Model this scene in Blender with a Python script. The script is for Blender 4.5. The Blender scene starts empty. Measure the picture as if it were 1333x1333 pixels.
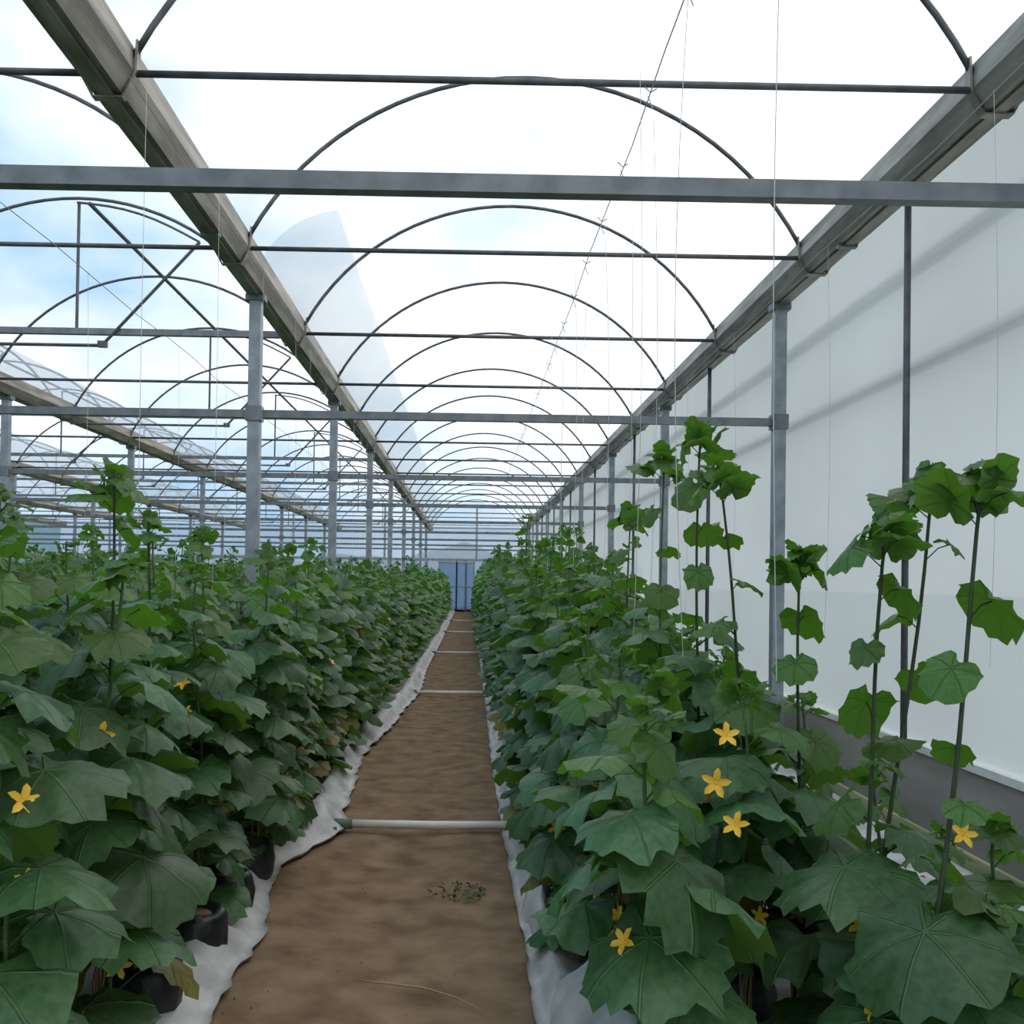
import bpy, math, random
import numpy as np
from mathutils import Vector, Matrix, Euler
random.seed(11); np.random.seed(11)
R = math.radians
sc = bpy.context.scene
COL = sc.collection

# ------------------------------------------------------------------ camera
CAM_Z = 1.6
yaw, pit, rol = .0111, .0137, .0144
fwd = Vector((math.sin(yaw) * math.cos(pit), math.cos(yaw) * math.cos(pit), math.sin(pit)))
rt = Vector((math.cos(yaw), -math.sin(yaw), 0))
up = rt.cross(fwd)
cxv = rt * math.cos(rol) + up * math.sin(rol)
cyv = up * math.cos(rol) - rt * math.sin(rol)
cam = bpy.data.cameras.new('camera'); cam.sensor_width = 36; cam.lens = 36 * 1300 / 1333
cam.shift_x = -(623.54 - 666.5) / 1333; cam.shift_y = (740.21 - 666.5) / 1333
cam.clip_end = 2000
co = bpy.data.objects.new('camera', cam); COL.objects.link(co)
M = Matrix((cxv, cyv, -fwd)).transposed().to_4x4(); M.translation = (0, 0, CAM_Z)
co.matrix_world = M
sc.camera = co

# ------------------------------------------------------------------ world: thin bright overcast with some blue
w = bpy.data.worlds.new('sky'); sc.world = w; w.use_nodes = True
nt = w.node_tree; nt.nodes.clear(); N = nt.nodes.new; Lk = nt.links.new
tc = N('ShaderNodeTexCoord'); mp = N('ShaderNodeMapping'); mp.inputs['Scale'].default_value = (1.0, 1.0, 1.9)
mp.inputs['Location'].default_value = (3.1, .4, 1.7)
nz = N('ShaderNodeTexNoise'); nz.inputs['Scale'].default_value = 2.1; nz.inputs['Detail'].default_value = 6; nz.inputs['Roughness'].default_value = .55
rp = N('ShaderNodeValToRGB'); rp.color_ramp.elements[0].position = .26; rp.color_ramp.elements[1].position = .50
rp.color_ramp.elements[0].color = (.20, .47, .74, 1); rp.color_ramp.elements[1].color = (1.27, 1.25, 1.27, 1)
bg = N('ShaderNodeBackground'); bg.inputs['Strength'].default_value = 1.3
ow = N('ShaderNodeOutputWorld')
Lk(tc.outputs['Generated'], mp.inputs[0]); Lk(mp.outputs[0], nz.inputs['Vector'])
sx = N('ShaderNodeSeparateXYZ'); Lk(tc.outputs['Generated'], sx.inputs[0])          # cloud cover thickens from the left (west) to the right (east)
ma = N('ShaderNodeMath'); ma.operation = 'MULTIPLY_ADD'; ma.inputs[1].default_value = .42; ma.use_clamp = True; Lk(sx.outputs[0], ma.inputs[0]); Lk(nz.outputs['Fac'], ma.inputs[2])
Lk(ma.outputs[0], rp.inputs[0])
Lk(rp.outputs[0], bg.inputs['Color']); Lk(bg.outputs[0], ow.inputs[0])
vs = sc.view_settings; vs.view_transform = 'Standard'; vs.look = 'None'; vs.gamma = 1; vs.use_curve_mapping = False
vs.exposure = 0.0
sc.cycles.max_bounces = 9; sc.cycles.diffuse_bounces = 4; sc.cycles.transmission_bounces = 6; sc.cycles.transparent_max_bounces = 14
sc.cycles.glossy_bounces = 2; sc.cycles.use_denoising = True
sc.cycles.caustics_reflective = False; sc.cycles.caustics_refractive = False

# ------------------------------------------------------------------ materials
def mat(name):
    m = bpy.data.materials.new(name); m.use_nodes = True; t = m.node_tree; t.nodes.clear(); return m, t
def noise_col(t, c1, c2, scale=5., detail=4., coord='Object', lo=.35, hi=.65, stretch=(1, 1, 1)):
    tc = t.nodes.new('ShaderNodeTexCoord'); mp = t.nodes.new('ShaderNodeMapping'); mp.inputs['Scale'].default_value = stretch
    n = t.nodes.new('ShaderNodeTexNoise'); n.inputs['Scale'].default_value = scale; n.inputs['Detail'].default_value = detail
    r = t.nodes.new('ShaderNodeValToRGB'); e = r.color_ramp.elements
    e[0].position = lo; e[1].position = hi; e[0].color = (*c1, 1); e[1].color = (*c2, 1)
    t.links.new(tc.outputs[coord], mp.inputs[0]); t.links.new(mp.outputs[0], n.inputs['Vector']); t.links.new(n.outputs['Fac'], r.inputs[0])
    return r.outputs[0], n.outputs['Fac']
def pbr(name, c1, c2, rough=.6, metal=0., scale=5., bump=0., spec=.5, stretch=(1, 1, 1), lo=.35, hi=.65):
    m, t = mat(name); p = t.nodes.new('ShaderNodeBsdfPrincipled'); o = t.nodes.new('ShaderNodeOutputMaterial')
    c, f = noise_col(t, c1, c2, scale, stretch=stretch, lo=lo, hi=hi); t.links.new(c, p.inputs['Base Color'])
    p.inputs['Roughness'].default_value = rough; p.inputs['Metallic'].default_value = metal
    p.inputs['Specular IOR Level'].default_value = spec
    if bump:
        b = t.nodes.new('ShaderNodeBump'); b.inputs['Strength'].default_value = bump; b.inputs['Distance'].default_value = .02
        t.links.new(f, b.inputs['Height']); t.links.new(b.outputs[0], p.inputs['Normal'])
    t.links.new(p.outputs[0], o.inputs[0]); return m
def film(name, col, trans, scale=1.5, dirty=.12, tcol=(.96, .97, .98), stretch=(1, 1, 1)):
    """polythene film: part of the light passes straight, the rest is scattered through"""
    m, t = mat(name); o = t.nodes.new('ShaderNodeOutputMaterial')
    tr = t.nodes.new('ShaderNodeBsdfTransparent'); tr.inputs[0].default_value = (*tcol, 1)
    tl = t.nodes.new('ShaderNodeBsdfTranslucent')
    df = t.nodes.new('ShaderNodeBsdfDiffuse')
    c, f = noise_col(t, tuple(x * (1 - dirty) for x in col), col, scale, stretch=stretch)
    t.links.new(c, tl.inputs[0]); t.links.new(c, df.inputs[0])
    m1 = t.nodes.new('ShaderNodeMixShader'); m1.inputs[0].default_value = .12
    t.links.new(tl.outputs[0], m1.inputs[1]); t.links.new(df.outputs[0], m1.inputs[2])
    m2 = t.nodes.new('ShaderNodeMixShader'); m2.inputs[0].default_value = 1 - trans
    t.links.new(tr.outputs[0], m2.inputs[1]); t.links.new(m1.outputs[0], m2.inputs[2])
    t.links.new(m2.outputs[0], o.inputs[0]); return m
def leafmat(name, top, top2, under, trans=.3, veins=True, rough=.42):
    m, t = mat(name); n = t.nodes.new; L = t.links.new
    o = n('ShaderNodeOutputMaterial'); p = n('ShaderNodeBsdfPrincipled'); tl = n('ShaderNodeBsdfTranslucent'); mx = n('ShaderNodeMixShader')
    c, f = noise_col(t, top, top2, 9., 3.)
    oi = n('ShaderNodeObjectInfo'); hs = n('ShaderNodeHueSaturation')
    mr = n('ShaderNodeMapRange'); mr.inputs[3].default_value = .72; mr.inputs[4].default_value = 1.3; L(oi.outputs['Random'], mr.inputs[0]); L(mr.outputs[0], hs.inputs['Value'])
    mr2 = n('ShaderNodeMapRange'); mr2.inputs[3].default_value = .475; mr2.inputs[4].default_value = .515; L(oi.outputs['Random'], mr2.inputs[0]); L(mr2.outputs[0], hs.inputs['Hue'])
    L(c, hs.inputs['Color'])
    col = hs.outputs[0]
    if veins:
        uv = n('ShaderNodeUVMap'); sp = n('ShaderNodeSeparateXYZ'); L(uv.outputs[0], sp.inputs[0])
        at = n('ShaderNodeMath'); at.operation = 'ARCTAN2'; L(sp.outputs[0], at.inputs[0]); L(sp.outputs[1], at.inputs[1])
        pp = n('ShaderNodeMath'); pp.operation = 'PINGPONG'; pp.inputs[1].default_value = R(26); L(at.outputs[0], pp.inputs[0])
        ln = n('ShaderNodeVectorMath'); ln.operation = 'LENGTH'; L(uv.outputs[0], ln.inputs[0])
        mu = n('ShaderNodeMath'); mu.operation = 'MULTIPLY'; L(pp.outputs[0], mu.inputs[0]); L(ln.outputs['Value'], mu.inputs[1])
        lt = n('ShaderNodeMapRange'); lt.inputs[1].default_value = .004; lt.inputs[2].default_value = .024; lt.inputs[3].default_value = 1; lt.inputs[4].default_value = 0
        L(mu.outputs[0], lt.inputs[0])
        mc = n('ShaderNodeMix'); mc.data_type = 'RGBA'; mc.inputs[7].default_value = (top2[0] * 1.9, top2[1] * 1.7, top2[2] * 1.6, 1)
        k = n('ShaderNodeMath'); k.operation = 'MULTIPLY'; k.inputs[1].default_value = .55; L(lt.outputs[0], k.inputs[0])
        L(k.outputs[0], mc.inputs[0]); L(col, mc.inputs[6]); col = mc.outputs[2]
        bp = n('ShaderNodeBump'); bp.inputs['Strength'].default_value = .8; bp.inputs['Distance'].default_value = .01
        L(lt.outputs[0], bp.inputs['Height']); L(bp.outputs[0], p.inputs['Normal'])
    ge = n('ShaderNodeNewGeometry'); m3 = n('ShaderNodeMix'); m3.data_type = 'RGBA'
    L(ge.outputs['Backfacing'], m3.inputs[0]); L(col, m3.inputs[6]); m3.inputs[7].default_value = (*under, 1)
    L(m3.outputs[2], p.inputs['Base Color']); p.inputs['Roughness'].default_value = rough; p.inputs['Specular IOR Level'].default_value = .45
    tl.inputs[0].default_value = (under[0] * 1.5, under[1] * 1.9, under[2] * .7, 1)
    mx.inputs[0].default_value = trans; L(p.outputs[0], mx.inputs[1]); L(tl.outputs[0], mx.inputs[2]); L(mx.outputs[0], o.inputs[0])
    return m
MAT = dict(
    steel=pbr('galvanised_steel', (.15, .17, .18), (.23, .25, .26), .5, .35, 8.),
    post=pbr('post_steel', (.24, .27, .30), (.36, .39, .42), .5, .3, 6.),
    pipe=pbr('pipe_steel', (.075, .08, .085), (.13, .135, .14), .5, .3, 8.),
    gutter=pbr('gutter_steel', (.17, .155, .125), (.38, .35, .29), .45, .35, 3., stretch=(4, .5, 4)),
    film=film('roof_film', (.93, .94, .95), .62, .6, .05),
    flap=film('vent_film', (.76, .78, .76), .56, .8, .08, (.87, .89, .88)),
    wallfilm=film('wall_film', (.50, .575, .615), .035, .55, .14, (.9, .95, 1), (.3, .5, .8)),
    endfilm=film('end_film', (.56, .65, .76), .22, .4, .12, (.75, .85, .97)),
    skirt=pbr('skirt_plastic', (.30, .27, .23), (.42, .385, .34), .6, 0, 2., stretch=(.4, .4, 2)),
    soil=pbr('soil', (.165, .108, .066), (.32, .225, .14), .95, 0, 5., .45, .1, lo=.3, hi=.72),
    white=pbr('white_mulch_sheet', (.40, .40, .38), (.62, .61, .60), .5, 0, 6., .25),
    whitepipe=pbr('white_pvc', (.80, .78, .70), (.9, .88, .80), .45, 0, 6.),
    black=pbr('black_bag', (.008, .009, .011), (.03, .032, .036), .38, 0, 14., .6),
    greyfit=pbr('grey_green_fitting', (.08, .12, .09), (.14, .18, .15), .5),
    string=pbr('white_twine', (.55, .55, .53), (.75, .75, .73), .8),
    wire=pbr('wire', (.30, .29, .27), (.42, .41, .39), .6),
    leaf=leafmat('leaf_green', (.048, .122, .050), (.090, .190, .074), (.09, .16, .042)),
    young=leafmat('young_leaf_green', (.058, .135, .030), (.10, .20, .045), (.09, .185, .030), .35),
    old=leafmat('yellowing_leaf', (.16, .16, .03), (.30, .25, .06), (.28, .24, .07), .3),
    far=leafmat('leaf_green_far', (.055, .135, .042), (.115, .225, .066), (.075, .17, .035), .25, False, .6),
    stem=pbr('stem_green', (.055, .10, .025), (.10, .16, .05), .6, 0, 10.),
    darkstem=pbr('dark_stem', (.03, .045, .015), (.055, .075, .028), .6, 0, 10.),
    straw=pbr('dry_stem', (.28, .19, .08), (.42, .31, .15), .8, 0, 14.),
    petal=pbr('yellow_petal', (.80, .42, .02), (.95, .62, .05), .5, 0, 30.),
    fruit=pbr('yellow_fruit', (.55, .36, .03), (.78, .58, .08), .4, 0, 12.),
    hill=pbr('far_hill', (.05, .10, .13), (.09, .15, .17), .9, 0, .05),
    dark=pbr('dark_base', (.02, .02, .018), (.045, .04, .035), .8),
    grass=pbr('grass_outside', (.10, .14, .06), (.20, .22, .12), .95, 0, 1.),
)

# ------------------------------------------------------------------ mesh helpers
class MB:
    def __init__(s): s.v = []; s.f = []; s.uv = None
    def add(s, vs, fs):
        n = len(s.v); s.v += [tuple(v) for v in vs]; s.f += [tuple(i + n for i in f) for f in fs]
    def box(s, a, b):
        x0, y0, z0 = a; x1, y1, z1 = b
        s.add([(x0, y0, z0), (x1, y0, z0), (x1, y1, z0), (x0, y1, z0), (x0, y0, z1), (x1, y0, z1), (x1, y1, z1), (x0, y1, z1)],
              [(0, 3, 2, 1), (4, 5, 6, 7), (0, 1, 5, 4), (1, 2, 6, 5), (2, 3, 7, 6), (3, 0, 4, 7)])
    def tube(s, pts, r, n=6, closed_ends=True):
        pts = [Vector(p) for p in pts]; m = len(pts)
        if not hasattr(r, '__len__'): r = [r] * m
        base = len(s.v); ref = None
        for i, p in enumerate(pts):
            d = (pts[min(i + 1, m - 1)] - pts[max(i - 1, 0)]).normalized()
            if ref is None: ref = Vector((0, 0, 1)) if abs(d.z) < .9 else Vector((1, 0, 0))
            a = d.cross(ref).normalized(); b = d.cross(a).normalized(); ref = -b if False else ref
            for k in range(n):
                t = 2 * math.pi * k / n
                s.v.append(tuple(p + (a * math.cos(t) + b * math.sin(t)) * r[i]))
        for i in range(m - 1):
            for k in range(n):
                k2 = (k + 1) % n; A = base + i * n
                s.f.append((A + k, A + k2, A + n + k2, A + n + k))
        if closed_ends:
            s.f.append(tuple(base + k for k in range(n))[::-1]); s.f.append(tuple(base + (m - 1) * n + k for k in range(n)))
    def profile(s, poly, y0, y1, seg=1):
        """closed profile in xz swept along y"""
        n = len(poly); base = len(s.v)
        for j in range(seg + 1):
            y = y0 + (y1 - y0) * j / seg
            s.v += [(x, y, z) for x, z in poly]
        for j in range(seg):
            for k in range(n):
                k2 = (k + 1) % n; A = base + j * n
                s.f.append((A + k, A + n + k, A + n + k2, A + k2))
        s.f.append(tuple(base + k for k in range(n))); s.f.append(tuple(base + seg * n + k for k in range(n))[::-1])
    def mesh(s, name, m, smooth=False):
        me = bpy.data.meshes.new(name); me.from_pydata(s.v, [], s.f); me.materials.append(m)
        if smooth: me.polygons.foreach_set('use_smooth', [True] * len(me.polygons))
        me.update(); return me
def link(name, me, parent=None, loc=None):
    o = bpy.data.objects.new(name, me); COL.objects.link(o)
    if parent: o.parent = parent
    if loc: o.location = loc
    return o
def build(mb, name, m, parent=None, smooth=False, loc=None): return link(name, mb.mesh(name, MAT[m], smooth), parent, loc)
def empty(name, loc=(0, 0, 0)):
    o = bpy.data.objects.new(name, None); COL.objects.link(o); o.location = loc; o.empty_display_size = .1; return o
def tag(o, label=None, cat=None, group=None, kind=None):
    if label: o['label'] = label
    if cat: o['category'] = cat
    if group: o['group'] = group
    if kind: o['kind'] = kind
    return o
ORD = ['first', 'second', 'third', 'fourth', 'fifth', 'sixth', 'seventh', 'eighth', 'ninth', 'tenth', 'eleventh', 'twelfth', 'thirteenth',
       'fourteenth', 'fifteenth', 'sixteenth', 'seventeenth', 'eighteenth', 'nineteenth', 'twentieth', 'twenty-first', 'twenty-second', 'twenty-third', 'twenty-fourth', 'twenty-fifth', 'twenty-sixth']
def struct(o): o['kind'] = 'structure'; return o

# ------------------------------------------------------------------ frame dimensions
XG = [2.95, -2.05, -6.97, -11.9, -16.83, -21.76]           # gutter lines
ZG = 4.40; A0, AD = 5.577, 2.925; P0, PD = 3.93, 5.565; ZB = 3.168; ZT = 4.42
Y0, Y1 = -6.2, 54.0
RA, RISE = None, 1.41
ARCH = [(i, A0 + AD * i) for i in range(-3, 17)]
BAYN = ['centre bay', 'second bay leftward', 'third bay leftward', 'fourth bay leftward', 'farthest left bay']
def arc(xa, xb, n, off=0., zf=4.52):
    """points of the hoop between two gutters"""
    xa += .14; xb -= .14; c = (xa + xb) / 2; hs = (xb - xa) / 2
    r = (hs * hs + RISE * RISE) / (2 * RISE); zc = zf + RISE - r; t0 = math.asin(hs / r)
    return [(c + (r + off) * math.sin(-t0 + 2 * t0 * k / n), zc + (r + off) * math.cos(-t0 + 2 * t0 * k / n)) for k in range(n + 1)]

# ------------------------------------------------------------------ ground
def grid(name, m, x0, x1, y0, y1, nx, ny, fz, parent=None, fx=None):
    vs = []
    for j in range(ny + 1):
        for i in range(nx + 1):
            y = y0 + (y1 - y0) * j / ny; x = x0 + (x1 - x0) * i / nx
            vs.append((fx(x, y) if fx else x, y, fz(x, y)))
    fs = [(j * (nx + 1) + i, j * (nx + 1) + i + 1, (j + 1) * (nx + 1) + i + 1, (j + 1) * (nx + 1) + i) for j in range(ny) for i in range(nx)]
    me = bpy.data.meshes.new(name); me.from_pydata(vs, [], fs); me.materials.append(MAT[m]); me.polygons.foreach_set('use_smooth', [True] * len(fs))
    return link(name, me, parent)
def sn(x, y, k): return math.sin(x * 3.1 * k + 1.3 * math.sin(y * 1.7 * k)) * math.cos(y * 2.3 * k + x * 1.1)
b = MB(); b.box((-140, -60, -.5), (140, 420, -.06)); o = build(b, 'ground', 'grass'); struct(o)
struct(grid('floor', 'soil', -1.5, .9, Y0, Y1, 26, 620, lambda x, y: .012 * sn(x, y, 1) + .007 * sn(x, y, 3.1) + .004 * random.random() - .02 * math.exp(-((x + .35) / .3) ** 2)))
# white mulch sheets over the beds, with crumpled turned-up edges along the path
def interp(tbl, y):
    if y <= tbl[0][1]: return tbl[0][0]
    for (xa, ya), (xb, yb) in zip(tbl, tbl[1:]):
        if y <= yb: t = (y - ya) / (yb - ya); t = t * t * (3 - 2 * t); return xa + (xb - xa) * t
    return tbl[-1][0]
LE = [(-.90, 2.0), (-.90, 3.57), (-.88, 4.49), (-.985, 5.22), (-.975, 5.53), (-.76, 6.32), (-.82, 7.0), (-.90, 9.0), (-.765, 11.5), (-.65, 14.4), (-.70, 18.2), (-.665, 26.5), (-.66, 40), (-.64, 54)]
RE = [(.26, 3.6), (.27, 4.25), (.25, 5.27), (.238, 6.5), (.227, 8.5), (.245, 12), (.25, 17), (.26, 54)]
def sheet(name, tbl, side, xfar, label):
    nu = 13; ny = 560; vs = []; us = [0, .012, .05, .10, .16, .22, .28, .36, .5, .75, 1.2, 1.7, 1]
    for j in range(ny + 1):
        y = -3 + 56.8 * (j / ny) ** 1.35; e = interp(tbl, y) + (.010 * math.sin(y * 9) + .012 * math.sin(y * 17 + 2 * math.sin(y * 3)) + .006 * math.sin(y * 41)) * (1 if side < 0 else .35)
        ph = math.sin(y * 5.1) + .6 * math.sin(y * 13.7 + 1)
        for i in range(nu):
            if i == nu - 1: x = xfar; z = .05
            else:
                u = us[i]; x = e + side * u
                ridge = (.09 + .035 * ph) * math.exp(-((u - .17) / .085) ** 2) if side < 0 else (.055 + .04 * ph) * math.exp(-((u - .11) / .06) ** 2)
                z = .018 + min(u, .1) * .22 + ridge + (.014 * math.sin(x * 31 + y * 23) + .010 * math.sin(x * 67 - y * 51)) * min(1, u * 12) + (.02 if i == 0 else 0)
            vs.append((x, y, z))
    fs = [(j * nu + i, j * nu + i + 1, (j + 1) * nu + i + 1, (j + 1) * nu + i) for j in range(ny) for i in range(nu - 1)]
    if side < 0: fs = [f[::-1] for f in fs]
    me = bpy.data.meshes.new(name); me.from_pydata(vs, [], fs); me.materials.append(MAT['white']); me.polygons.foreach_set('use_smooth', [True] * len(fs))
    return tag(link(name, me), label, 'plastic sheet')
sheet('mulch_sheet', LE, -1, -21.5, 'crumpled white plastic sheet under the left beds, wavy edge beside the path')
sheet('mulch_sheet', RE, 1, 2.78, 'white plastic sheet under the right bed with a straight edge beside the path')
# loose flap of sheet turned up at the near right
b = MB(); nx, ny = 10, 9; vs = []
for j in range(ny):
    for i in range(nx):
        u, v = i / (nx - 1), j / (ny - 1)
        vs.append((.285 + .30 * u + .04 * v, 3.1 + .62 * v, .06 + .17 * math.sin(u * 1.6) + .10 * v * u + .02 * math.sin(u * 9 + v * 7)))
b.add(vs, [(j * nx + i, j * nx + i + 1, (j + 1) * nx + i + 1, (j + 1) * nx + i) for j in range(ny - 1) for i in range(nx - 1)])
tag(build(b, 'sheet_flap', 'white', smooth=True), 'loose flap of white plastic lifted up at the near right bed corner', 'plastic sheet')
for k, (y0, y1, lab) in enumerate([(4.15, 4.95, 'narrow pointed fold of white plastic standing beside the right path edge, nearest one'),
                                   (6.3, 7.9, 'low fold of white plastic beside the right path edge beyond the nearest white pipe')]):
    b = MB(); vs = []; n = 12
    for j in range(n):
        t = j / (n - 1); y = y0 + (y1 - y0) * t; hh = .17 * math.sin(math.pi * min(1, t * 1.02)) ** .6 * (1 - .4 * k) + .01
        xo = interp(RE, y) + .035
        vs += [(xo + .02 * math.sin(y * 9), y, .03), (xo + .035 + .02 * math.sin(y * 14), y, .04 + hh), (xo + .06 + .01 * math.sin(y * 11), y, .05 + hh * .95), (xo + .11, y, .035)]
    b.add(vs, [(j * 4 + i, j * 4 + i + 1, j * 4 + i + 5, j * 4 + i + 4) for j in range(n - 1) for i in range(3)])
    tag(build(b, 'sheet_fold', 'white', smooth=True), lab, 'plastic sheet')

# ------------------------------------------------------------------ film roof, walls
for k in range(5):
    xr, xl = XG[k], XG[k + 1]; pr = arc(xl, xr, 28, .035)
    ys = [Y0 + (Y1 - Y0) * j / 84 for j in range(85)]
    vs = []
    for y in ys:
        ph = ((y - A0) / AD) % 1; sag = -.022 * math.sin(math.pi * ph)
        for (x, z) in pr: vs.append((x, y, z + sag * .8))
    n = len(pr); fs = [(j * n + i, (j + 1) * n + i, (j + 1) * n + i + 1, j * n + i + 1) for j in range(84) for i in range(n - 1)]
    me = bpy.data.meshes.new('ceiling'); me.from_pydata(vs, [], fs); me.materials.append(MAT['film']); me.polygons.foreach_set('use_smooth', [True] * len(fs))
    struct(link('ceiling', me))
# vent film band low on the left side of the centre bay roof
pr = arc(XG[1], XG[0], 60, .085); pr = [p for p in pr if p[0] < -1.36]
b = MB(); n = len(pr); nseg = 60
vs = []
for j in range(nseg + 1):
    y = 9.3 + (Y1 - 9.3) * j / nseg
    vs += [(x, y + (.9 * (i / n) ** 2 if j == 0 else 0), z + .01 * math.sin(j)) for i, (x, z) in enumerate(pr)]
b.add(vs, [(j * n + i, (j + 1) * n + i, (j + 1) * n + i + 1, j * n + i + 1) for j in range(nseg) for i in range(n - 1)])
tag(build(b, 'vent_curtain', 'flap', smooth=True), 'grey film vent strip low on the roof along the left gutter of the centre bay', 'vent film')

def wallsheet(name, m, p0, p1, z0, z1, nu, nv, amp=.012, axis='y', gable=None):
    """film wall between two points with slight ripples"""
    p0, p1 = Vector(p0), Vector(p1); d = (p1 - p0); nrm = Vector((-d.y, d.x)).normalized(); vs = []
    for j in range(nv + 1):
        for i in range(nu + 1):
            u = i / nu; v = j / nv; p = p0 + d * u
            a = amp * (math.sin(u * d.length * 2.1 + v * 3) + .6 * math.sin(u * d.length * 5.3 - v * 5))
            vs.append((p.x + nrm.x * a, p.y + nrm.y * a, z0 + (z1 - z0) * v))
    fs = [(j * (nu + 1) + i, j * (nu + 1) + i + 1, (j + 1) * (nu + 1) + i + 1, (j + 1) * (nu + 1) + i) for j in range(nv) for i in range(nu)]
    me = bpy.data.meshes.new(name); me.from_pydata(vs, [], fs); me.materials.append(MAT[m]); me.polygons.foreach_set('use_smooth', [True] * len(fs))
    return struct(link(name, me))
XW = 3.14
wall_r = wallsheet('wall_right', 'wallfilm', (XW, Y0), (XW, Y1), .5, ZG + .05, 140, 8, .006)
wallsheet('wall_left', 'wallfilm', (XG[5] - .19, Y0), (XG[5] - .19, Y1), .5, ZG + .05, 140, 8, .006)
wall_e = wallsheet('wall_end', 'endfilm', (XG[5] - .19, Y1), (XW, Y1), .0, ZG + .2, 120, 4, .01)
wallsheet('wall_back', 'endfilm', (XG[5] - .19, Y0), (XW, Y0), .0, ZG + .2, 120, 4, .01)
for k in range(5):                                               # gable film above the end walls
    for yy in (Y0, Y1):
        pr = arc(XG[k + 1], XG[k], 24, .03); b = MB()
        b.add([(x, yy, z) for x, z in pr] + [(pr[-1][0], yy, ZG + .15), (pr[0][0], yy, ZG + .15)], [tuple(range(len(pr) + 2))])
        struct(build(b, 'wall_end' if yy == Y1 else 'wall_back', 'film'))
# skirt and kerb rail at the foot of the side walls
for xs, nm in ((XW, 'right'), (XG[5] - .19, 'left')):
    b = MB(); b.box((xs - .03, Y0, -.02), (xs + .03, Y1, .49)); struct(build(b, 'baseboard_' + nm, 'skirt'))
    b = MB(); b.box((xs - .05, Y0, .485), (xs + .04, Y1, .535)); struct(build(b, 'trim_1' if nm == 'right' else 'trim_2', 'whitepipe'))
b = MB(); b.box((XG[5], Y1 - .04, -.02), (XW, Y1 + .03, .16)); struct(build(b, 'baseboard_end', 'dark'))
# end wall framing and the door
b = MB(); b.box((XG[5], Y1 - .12, 2.72), (XW, Y1 - .04, 2.86)); struct(build(b, 'trim_3', 'post'))
for k in range(6):
    xm = (XG[k] + (XG[k + 1] if k < 5 else XG[k])) / 2
    b = MB(); b.box((xm - .05, Y1 - .12, 2.86), (xm + .05, Y1 - .04, ZG + RISE)); 
    if k < 5: struct(build(b, 'trim_%d' % (4 + k), 'post'))
for k in range(12):
    xm = 2.0 - k * 2.1
    b = MB(); b.box((xm - .04, Y1 - .1, 0), (xm + .04, Y1 - .04, 2.72)); struct(build(b, 'trim_%d' % (9 + k), 'post'))
dr = empty('door_1', (-.6, Y1 - .1, 0)); struct(dr)
for s in (-1, 1):
    b = MB(); b.box((-.03, -.03, .03), (.03, .03, 2.7)); b.box((s * .95 - .03, -.03, .03), (s * .95 + .03, .03, 2.7))
    b.box((min(0, s * .95), -.03, .1), (max(0, s * .95), .03, .16)); b.box((min(0, s * .95), -.03, 2.62), (max(0, s * .95), .03, 2.69)); b.box((min(0, s * .95), -.03, 1.3), (max(0, s * .95), .03, 1.36))
    pn = build(b, 'door_leaf', 'post', dr)
    b = MB(); b.box((min(0, s * .93), -.008, .12), (max(0, s * .93), .008, 2.65)); build(b, 'door_film', 'endfilm', pn)
# hill beyond the far end
hv = []; n = 60
for i in range(n + 1):
    x = -260 + 330 * i / n; hz = 10 + 5 * math.exp(-((x + 5) / 26) ** 2) + 2 * math.sin(i * .7) + 1 * math.sin(i * 1.9)
    hv += [(x, 395, -1), (x, 400, hz), (x, 440, hz * 1.05), (x, 480, -1)]
b = MB(); b.add(hv, [(i * 4 + k, i * 4 + k + 1, i * 4 + k + 5, i * 4 + k + 4)[::-1] for i in range(n) for k in range(3)])
struct(build(b, 'hill', 'hill', smooth=True))

# ------------------------------------------------------------------ gutters
prof = [(x * .80, z) for x, z in [(-.17, .17), (-.15, .17), (-.145, .03), (-.075, -.065), (.075, -.065), (.145, .03), (.15, .17), (.17, .17), (.185, .02), (.10, -.10), (.045, -.10), (.045, -.115), (-.045, -.115), (-.045, -.10), (-.10, -.10), (-.185, .02)]]
GL = ['rain gutter running over the right side wall, brown-stained steel', 'brown-stained rain gutter between the centre bay and the bay to its left',
      'second long rain gutter to the left, seen above the left crop', 'third rain gutter counted left from the centre bay, small and far',
      'fourth rain gutter counted left from the centre bay, small and far', 'outermost rain gutter on the far left wall']
for k, x in enumerate(XG):
    g = empty('rain_gutter', (x, 0, ZG)); tag(g, GL[k], 'gutter', None)
    b = MB(); b.profile(prof, Y0, Y1, 1); build(b, 'channel', 'gutter', g)
    bm = MB(); bm.profile([(-.156, .2), (-.15, .02), (-.08, -.116), (.08, -.116), (.15, .02), (.156, .2), (.168, .2), (.164, .02), (.085, -.125), (-.085, -.125), (-.164, .02), (-.168, .2)], -.03, .03)
    bme = bm.mesh('bracket', MAT['gutter'])
    for i, y in ARCH:
        if i < 0: continue
        if k < 3 or i % 2 == 0:
            link('bracket', bme, g, (0, y, 0))
    cl = MB(); cl.box((-.075, -.03, -.125), (.075, .03, -.09)); cme = cl.mesh('joint_strap', MAT['steel'])
    if k < 2:
        for q in range(14): link('joint_strap', cme, g, (0, 4.2 + q * 3.6, 0))

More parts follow.
